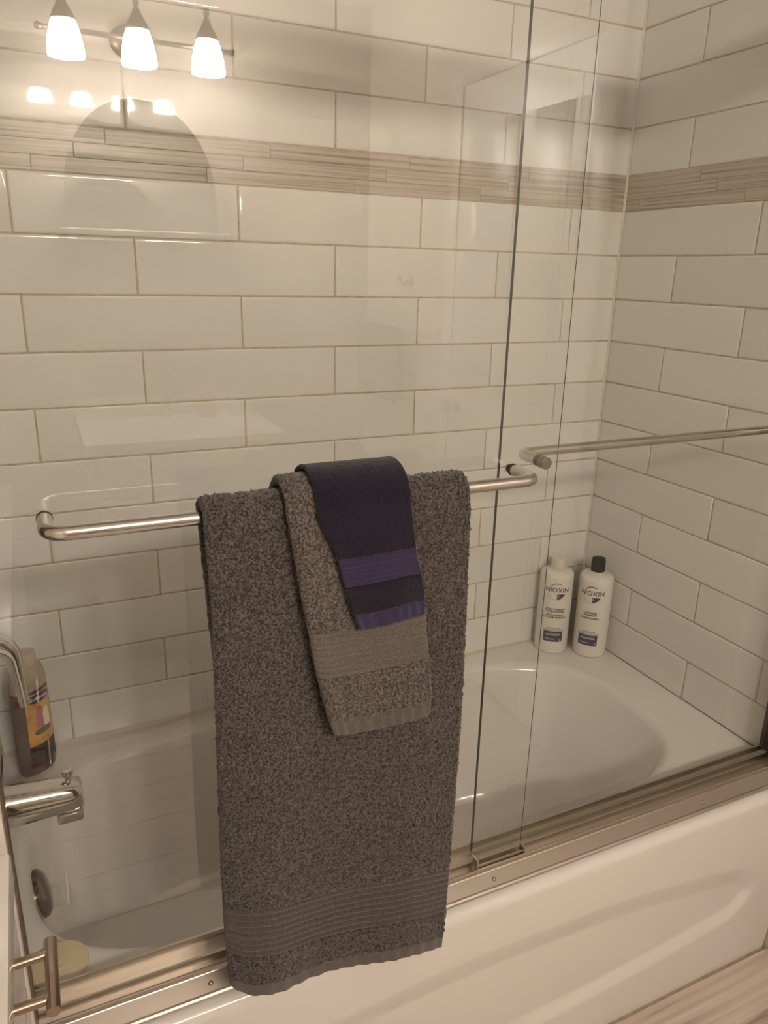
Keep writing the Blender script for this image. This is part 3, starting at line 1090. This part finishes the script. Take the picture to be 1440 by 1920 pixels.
# ------------------------------------------------------------------ tub spout and valve
sp = empty('tub_spout', (0.0, -0.37, 0.600))
tag(sp, 'chrome tub spout with a diverter knob on its tip', 'spout')
secs = [(0.0, 0.038, 0.036, 0.000), (0.006, 0.038, 0.036, 0.000), (0.030, 0.036, 0.034, -0.001), (0.070, 0.034, 0.031, -0.002), (0.105, 0.033, 0.029, -0.003),
        (0.128, 0.031, 0.027, -0.004), (0.140, 0.028, 0.0245, -0.005), (0.144, 0.022, 0.021, -0.006)]
V, F = [], []
NN = 36
for (x, hw, hh_, dz) in secs:
    for (a, b) in superellipse(0, 0, hw * 0.86, hh_, 2.6, NN):
        V.append((x, a, b + dz))
for i in range(len(secs) - 1):
    for k in range(NN):
        F.append((i * NN + k, i * NN + (k + 1) % NN, (i + 1) * NN + (k + 1) % NN, (i + 1) * NN + k))
F.append(tuple(reversed(range(NN)))); F.append(tuple(range((len(secs) - 1) * NN, len(secs) * NN)))
mesh_obj('body', V, F, M_CHROME, sp, smooth=True, angle=50)
box('outlet_lip', (0.100, -0.024, -0.047), (0.142, 0.024, -0.018), M_CHROME, sp, 0.006, 3)
lathe('diverter_knob', [(0.005, 0.018), (0.005, 0.032), (0.0085, 0.034), (0.0095, 0.040), (0.008, 0.044), (0.0, 0.0445)], M_CHROME, sp, 28, (0.124, 0, 0))

vv = empty('shower_valve', (0.0, -0.37, 0.885))
tag(vv, 'chrome shower valve with a curved lever handle above the spout', 'valve')
lathe('escutcheon', [(0.078, 0.0), (0.078, 0.003), (0.070, 0.008), (0.030, 0.012), (0.0, 0.013)], M_CHROME, vv, 48, axis='X')
lathe('hub', [(0.026, 0.010), (0.026, 0.028), (0.022, 0.034), (0.0, 0.035)], M_CHROME, vv, 32, axis='X')
path = [(0.018, 0, 0.008), (0.026, 0, 0.010)] + [(0.033 + 0.036 * math.sin(a), 0, -0.024 + 0.036 * math.cos(a)) for a in np.linspace(0.05, 1.45, 9)] + [(0.0715, 0, -0.050), (0.0735, 0, -0.080), (0.075, 0, -0.104)]
rads = [0.0215, 0.0215] + list(np.linspace(0.021, 0.0125, 9)) + [0.0105, 0.0085, 0.0075]
tube('lever', path, rads, M_CHROME, vv, 28, 60)

# ------------------------------------------------------------------ white drawer cabinet beside the tub
cab = empty('drawer_cabinet', (-0.25, -1.3, 0))
tag(cab, 'white drawer cabinet with brushed nickel bar pulls beside the tub', 'cabinet')
CX = 0.046
adopt(box('body', (ROOM_L + 0.002, -1.95, 0.0), (CX, -0.862, 0.864), M_WHITE), cab)
dz0, dz1 = 0.775, 0.855
for zi, (a, b) in enumerate(((0.745, 0.857), (0.47, 0.738), (0.12, 0.463))):
    for (ya, yb) in ((-1.40, -0.868), (-1.945, -1.407)):
        dw = box('drawer', (CX, ya, a), (CX + 0.020, yb, b), M_WHITE, None, 0.0015, 1)
        adopt(dw, cab)
        yc = -0.956 if (zi == 0 and ya == -1.40) else (ya + yb) / 2
        zc = 0.832 if zi == 0 else (a + b) / 2
        hx = CX + 0.020
        hl = 0.040
        pts = [(hx + 0.031, yc - hl, zc), (hx + 0.031, yc + hl, zc)]
        V, F = tube_mesh(pts, 0.0060, 24)
        for s in (-1, 1):
            v2, f2 = tube_mesh([(hx - 0.001, yc + s * 0.025, zc), (hx + 0.031, yc + s * 0.025, zc)], 0.0048, 20)
            off = len(V)
            V += v2; F += [tuple(i + off for i in f) for f in f2]
        h = mesh_obj('bar_pull', V, F, M_NICKEL, None, smooth=True, angle=50)
        h.parent = dw
ctop = box('countertop', (ROOM_L + 0.002, -1.96, 0.866), (0.070, -0.862, 0.903), M_STONE, None, 0.003)
tag(ctop, 'white countertop slab lying on the drawer cabinet', 'countertop')
fl = box('trim_1', (-0.118, -0.7515, 0.0), (0.0565, -0.7525 + 0.014, 1.9), M_WHITE, None, 0.002)
struct(fl, 'white painted trim board beside the shower jamb')

# ------------------------------------------------------------------ vanity wall behind the photographer, seen in the glass
van = empty('sink_vanity', (0.64, -2.73, 0))
tag(van, 'white sink vanity with two doors standing under the mirror', 'vanity')
adopt(box('side_panel', (0.305, -2.975, 0.08), (0.323, -2.515, 0.845), M_WHITE), van)
adopt(box('side_panel', (0.952, -2.975, 0.08), (0.970, -2.515, 0.845), M_WHITE), van)
adopt(box('floor_panel', (0.323, -2.975, 0.08), (0.952, -2.515, 0.098), M_WHITE), van)
adopt(box('plinth', (0.315, -2.975, 0.0), (0.960, -2.57, 0.08), M_WHITE), van)
for (a, b, hx) in ((0.312, 0.634, 0.60), (0.641, 0.963, 0.675)):
    dd = box('door', (a, -2.515, 0.10), (b, -2.497, 0.835), M_WHITE, None, 0.003, 1)
    adopt(dd, van)
    h = tube('bar_pull', [(hx, -2.468, 0.60), (hx, -2.468, 0.76)], 0.006, M_NICKEL, None, 16)
    h.parent = dd
sink = ring_basin('sink_top', (0.295, 0.985, -2.979, -2.49), 0.872,
                  [(0.64, -2.72, 0.24, 0.155, 2.4, 0.872), (0.64, -2.72, 0.232, 0.148, 2.4, 0.866), (0.64, -2.72, 0.20, 0.125, 2.3, 0.80), (0.64, -2.72, 0.12, 0.08, 2.0, 0.752), (0.64, -2.72, 0.03, 0.02, 2.0, 0.748)], M_STONE, None, 96)
sk = empty('washbasin', (0.64, -2.73, 0.846))
sink.name = 'basin_top'
adopt(sink, sk)
adopt(box('slab_edge', (0.295, -2.49, 0.846), (0.985, -2.482, 0.872), M_STONE, None, 0.002), sk)
adopt(box('slab_side', (0.287, -2.979, 0.846), (0.295, -2.482, 0.872), M_STONE, None, 0.002), sk)
adopt(box('slab_side', (0.985, -2.979, 0.846), (0.993, -2.482, 0.872), M_STONE, None, 0.002), sk)
adopt(box('backsplash', (0.287, -2.979, 0.872), (0.993, -2.962, 0.955), M_STONE, None, 0.002), sk)
sk.name = 'washbasin'
tag(sk, 'white sink top with an oval basin on the vanity', 'sink')

fc = empty('sink_faucet', (0.625, -2.915, 0.873))
tag(fc, 'chrome single arch faucet on the sink top', 'faucet')
lathe('base', [(0.026, 0.0), (0.026, 0.006), (0.016, 0.014), (0.0145, 0.10), (0.013, 0.105), (0.0, 0.106)], M_CHROME, fc, 28)
tube('spout', [(0, 0, 0.09), (0, 0.004, 0.15)] + [(0, 0.05 - 0.046 * math.cos(a), 0.15 + 0.046 * math.sin(a)) for a in np.linspace(0.15, 2.9, 12)], 0.010, M_CHROME, fc, 18)
tube('lever', [(0.014, 0, 0.07), (0.055, 0, 0.10)], 0.006, M_CHROME, fc, 14)

sd = empty('soap_dispenser', (0.785, -2.89, 0.873))
tag(sd, 'pinkish soap dispenser with a pump standing on the sink top', 'dispenser')
lathe('body', [(0.0, 0.0), (0.036, 0.0), (0.037, 0.004), (0.037, 0.098), (0.030, 0.106), (0.012, 0.110), (0.012, 0.118), (0.0, 0.118)], mat('rose_gel', srgb(226, 176, 156), 0.25), sd, 32)
tube('pump', [(0, 0, 0.116), (0, 0, 0.158), (0, 0.006, 0.164), (0, 0.035, 0.160)], 0.0055, M_CHROME, sd, 14)
cp_ = empty('tumbler', (0.905, -2.89, 0.873))
tag(cp_, 'short white tumbler standing beside the soap dispenser', 'cup')
lathe('body', [(0.0, 0.0), (0.034, 0.0), (0.038, 0.095), (0.0365, 0.095), (0.033, 0.006), (0.0, 0.006)], M_STONE, cp_, 32)
lathe('rim_band', [(0.0382, 0.090), (0.0388, 0.093), (0.0382, 0.096)], M_CHROME, cp_, 32, caps=False)

# arched mirror
mr = empty('arched_mirror', (0.60, -2.975, 1.57))
tag(mr, 'arched frameless mirror hanging on the wall below the lamp', 'mirror')
mw, mz0, mz1 = 0.275, 1.540, 2.020
outline = [(-mw, mz0), (mw, mz0)]
zsp = 1.665
for a in np.linspace(0, math.pi, 49):
    c, s = math.cos(a), math.sin(a)
    outline.append((mw * math.copysign(abs(c) ** 0.94, c), zsp + (mz1 - zsp) * s ** 0.94))
def plate_xz(name, pts, xc, ya, yb, m):
    n = len(pts)
    bm = bmesh.new()
    A = [bm.verts.new((xc + x, ya, z)) for x, z in pts]; B = [bm.verts.new((xc + x, yb, z)) for x, z in pts]
    bm.faces.new(A); bm.faces.new(B[::-1])
    for i in range(n):
        bm.faces.new([A[i], B[i], B[(i + 1) % n], A[(i + 1) % n]])
    return bm_obj(name, bm, m)
sg = plate_xz('silvered_glass', outline, 0.60, -2.952, -2.957, M_MIRROR)
sg.matrix_basis = Matrix.Translation((0, -2.955, 1.54)) @ Matrix.Rotation(math.radians(-3.0), 4, 'X') @ Matrix.Translation((0, 2.955, -1.54))
adopt(sg, mr)
adopt(plate_xz('backing', [(x * 0.96, z * 0.99 + 0.018) for x, z in outline], 0.60, -2.9695, -2.9795, M_WHITE), mr)

# glass shelf
gs = empty('glass_shelf', (0.60, -2.92, 1.62))
tag(gs, 'narrow glass shelf on chrome brackets in front of the mirror', 'shelf')
adopt(box('shelf_plate', (0.315, -2.932, 1.550), (0.885, -2.835, 1.557), M_SHELFGLASS), gs)
adopt(tube('guard_rail', [(0.29, -2.832, 1.568), (0.90, -2.832, 1.568)], 0.0065, M_CHROME, None, 14), gs)
for xx in (0.295, 0.897):
    adopt(box('bracket', (xx - 0.018, -2.979, 1.540), (xx + 0.018, -2.825, 1.562), M_CHROME, None, 0.006), gs)
    adopt(lathe('finial', [(0.0, 0.0), (0.011, 0.004), (0.014, 0.013), (0.011, 0.022), (0.0, 0.026)], M_CHROME, None, 24, (xx, -2.84, 1.562)), gs)


# ------------------------------------------------------------------ three-shade lamp
def emission(name, color, strength):
    m = bpy.data.materials.new(name); m.use_nodes = True
    n, l = m.node_tree.nodes, m.node_tree.links
    n.clear()
    out = n.new('ShaderNodeOutputMaterial'); e = n.new('ShaderNodeEmission')
    e.inputs[0].default_value = tuple(color) + (1,); e.inputs[1].default_value = strength
    l.new(e.outputs[0], out.inputs[0])
    return m


M_SHADE = emission('lit_frosted_glass', LAMP_COLOR, LAMP_STRENGTH)
M_LAMPMETAL = mat('dark_nickel', srgb(84, 72, 62), 0.38, 1.0)
lamp = empty('vanity_lamp', (0.62, -2.97, 2.20))
tag(lamp, 'lit wall lamp with three frosted bell shades on a nickel rod', 'lamp')
adopt(lathe('back_plate', [(0.0, 0.028), (0.040, 0.026), (0.052, 0.018), (0.060, 0.0)], M_LAMPMETAL, None, 48, (0.606, -2.979, 2.205), 'Y', sx=1.0, sy=1.35), lamp)
adopt(tube('rod', [(0.305, -2.915, 2.205), (0.935, -2.915, 2.205)], 0.0085, M_LAMPMETAL, None, 20), lamp)
adopt(tube('stem', [(0.62, -2.955, 2.205), (0.62, -2.915, 2.205)], 0.011, M_LAMPMETAL, None, 20), lamp)
for xx, sgn in ((0.305, -1), (0.935, 1)):
    adopt(lathe('finial', [(0.0, -0.014), (0.010, -0.010), (0.013, 0.0), (0.010, 0.010), (0.0, 0.014)], M_LAMPMETAL, None, 24, (xx + sgn * 0.010, -2.915, 2.205), 'X'), lamp)
for xx in (0.371, 0.606, 0.844):
    yl = -2.858
    adopt(tube('arm', [(xx, -2.915, 2.205), (xx, -2.905, 2.24), (xx, -2.88, 2.275), (xx, yl, 2.285), (xx, yl, 2.262)], 0.007, M_LAMPMETAL, None, 16), lamp)
    adopt(lathe('socket_cap', [(0.013, 0.058), (0.016, 0.045), (0.030, 0.022), (0.040, 0.0), (0.038, -0.006)], M_LAMPMETAL, None, 36, (xx, yl, 2.222)), lamp)
    adopt(lathe('top_finial', [(0.006, 0.0), (0.007, 0.012), (0.012, 0.022), (0.010, 0.036), (0.0, 0.042)], M_LAMPMETAL, None, 24, (xx, yl, 2.278)), lamp)
    sh = lathe('shade', [(0.030, 0.120), (0.038, 0.108), (0.048, 0.080), (0.056, 0.044), (0.060, 0.012), (0.059, 0.0), (0.0, 0.001)], M_SHADE, None, 28, (xx, yl, 2.112), angle=80)
    adopt(sh, lamp)

# ------------------------------------------------------------------ side wall: towel bar with a towel, hook, door
tb = empty('wall_towel_bar', (ROOM_R, -2.62, 1.23))
tag(tb, 'chrome towel bar fixed to the painted side wall', 'towel bar')
adopt(tube('bar', [(ROOM_R - 0.06, -2.93, 1.23), (ROOM_R - 0.06, -2.31, 1.23)], 0.008, M_CHROME, None, 16), tb)
for yy in (-2.93, -2.31):
    adopt(tube('post', [(ROOM_R, yy, 1.23), (ROOM_R - 0.066, yy, 1.23)], 0.012, M_CHROME, None, 16), tb)
    adopt(lathe('flange', [(0.026, 0.0), (0.024, -0.008), (0.0, -0.009)], M_CHROME, None, 24, (ROOM_R, yy, 1.23), 'X'), tb)
pts = []
for i in range(20):
    pts.append((0.014, 0.96 + (1.23 - 0.96) * i / 19))
arc_ = [(0.014 * math.cos(a), 1.23 + 0.014 * math.sin(a)) for a in np.linspace(0, math.pi, 9)]
pathz = pts[:-1] + arc_ + [(-0.014, z) for z in np.linspace(1.22, 0.95, 20)]
V, F = [], []
ncol = 24
for j, (off, z) in enumerate(pathz):
    for i in range(ncol + 1):
        yy = -2.90 + 0.38 * i / ncol
        V.append((ROOM_R - 0.06 + off + 0.004 * math.sin(i * 0.9) * (1.24 - z) * 3, yy, z))
for j in range(len(pathz) - 1):
    for i in range(ncol):
        a = j * (ncol + 1) + i
        F.append((a, a + 1, a + ncol + 2, a + ncol + 1))
tw = mesh_obj('guest_towel', V, F, M_GREY, None, smooth=True)
sol = tw.modifiers.new('thickness', 'SOLIDIFY'); sol.thickness = 0.007; sol.offset = 0.0
tag(tw, 'dark grey towel hanging from the bar on the painted side wall', 'towel')
hk = empty('robe_hook', (ROOM_R, -2.56, 1.42))
tag(hk, 'small nickel robe hook on the wall above the towel bar', 'hook')
lathe('plate', [(0.024, 0.0), (0.022, -0.008), (0.0, -0.009)], M_NICKEL, hk, 24, axis='X')
tube('prong', [(-0.005, 0, 0), (-0.035, 0, -0.012), (-0.05, 0, 0.004), (-0.052, 0, 0.022)], [0.008, 0.007, 0.007, 0.010], M_NICKEL, hk, 14)
door = empty('door_1', (ROOM_R, -1.83, 0))
struct(door, 'white panelled bathroom door in the painted side wall')
adopt(box('leaf', (ROOM_R - 0.012, -2.20, 0.01), (ROOM_R, -1.46, 2.03), M_DOOR), door)
for (za, zb_) in ((0.22, 0.92), (1.08, 1.90)):
    for (ya, yb) in ((-2.10, -1.87), (-1.79, -1.56)):
        adopt(box('panel', (ROOM_R - 0.017, ya, za), (ROOM_R - 0.012, yb, zb_), M_DOOR, None, 0.003), door)
for (ya, yb) in ((-2.27, -2.20), (-1.46, -1.39)):
    adopt(box('casing', (ROOM_R - 0.018, ya, 0.0), (ROOM_R, yb, 2.10), M_WHITE, None, 0.004), door)
adopt(box('casing', (ROOM_R - 0.018, -2.20, 2.03), (ROOM_R, -1.46, 2.10), M_WHITE, None, 0.004), door)
kn = lathe('knob', [(0.024, 0.0), (0.022, -0.010), (0.010, -0.018), (0.010, -0.035), (0.026, -0.045), (0.026, -0.060), (0.0, -0.066)], M_NICKEL, None, 28, (ROOM_R - 0.012, -2.14, 1.0), 'X')
adopt(kn, door)

# ------------------------------------------------------------------ bath mat in front of the vanity
M_MAT = mat('white_cotton_mat', srgb(236, 230, 222), 0.9)
bump(M_MAT, 300, 0.6, 0.002)
pts = superellipse(0.13, -2.315, 0.40, 0.245, 6.0, 64)
bm = bmesh.new()
lo_ = [bm.verts.new((x, y, 0.0012)) for x, y in pts]
hi_ = [bm.verts.new((x, y, 0.012)) for x, y in pts]
top_ = [bm.verts.new((0.13 + (x - 0.13) * 0.98, -2.315 + (y + 2.315) * 0.97, 0.016)) for x, y in pts]
bm.faces.new(lo_[::-1]); bm.faces.new(top_)
for i in range(64):
    k = (i + 1) % 64
    bm.faces.new([lo_[i], lo_[k], hi_[k], hi_[i]]); bm.faces.new([hi_[i], hi_[k], top_[k], top_[i]])
bmat = bm_obj('bath_mat', bm, M_MAT, None, smooth=True, angle=50)
tag(bmat, 'white bath mat with rounded corners lying on the floor before the vanity', 'mat')
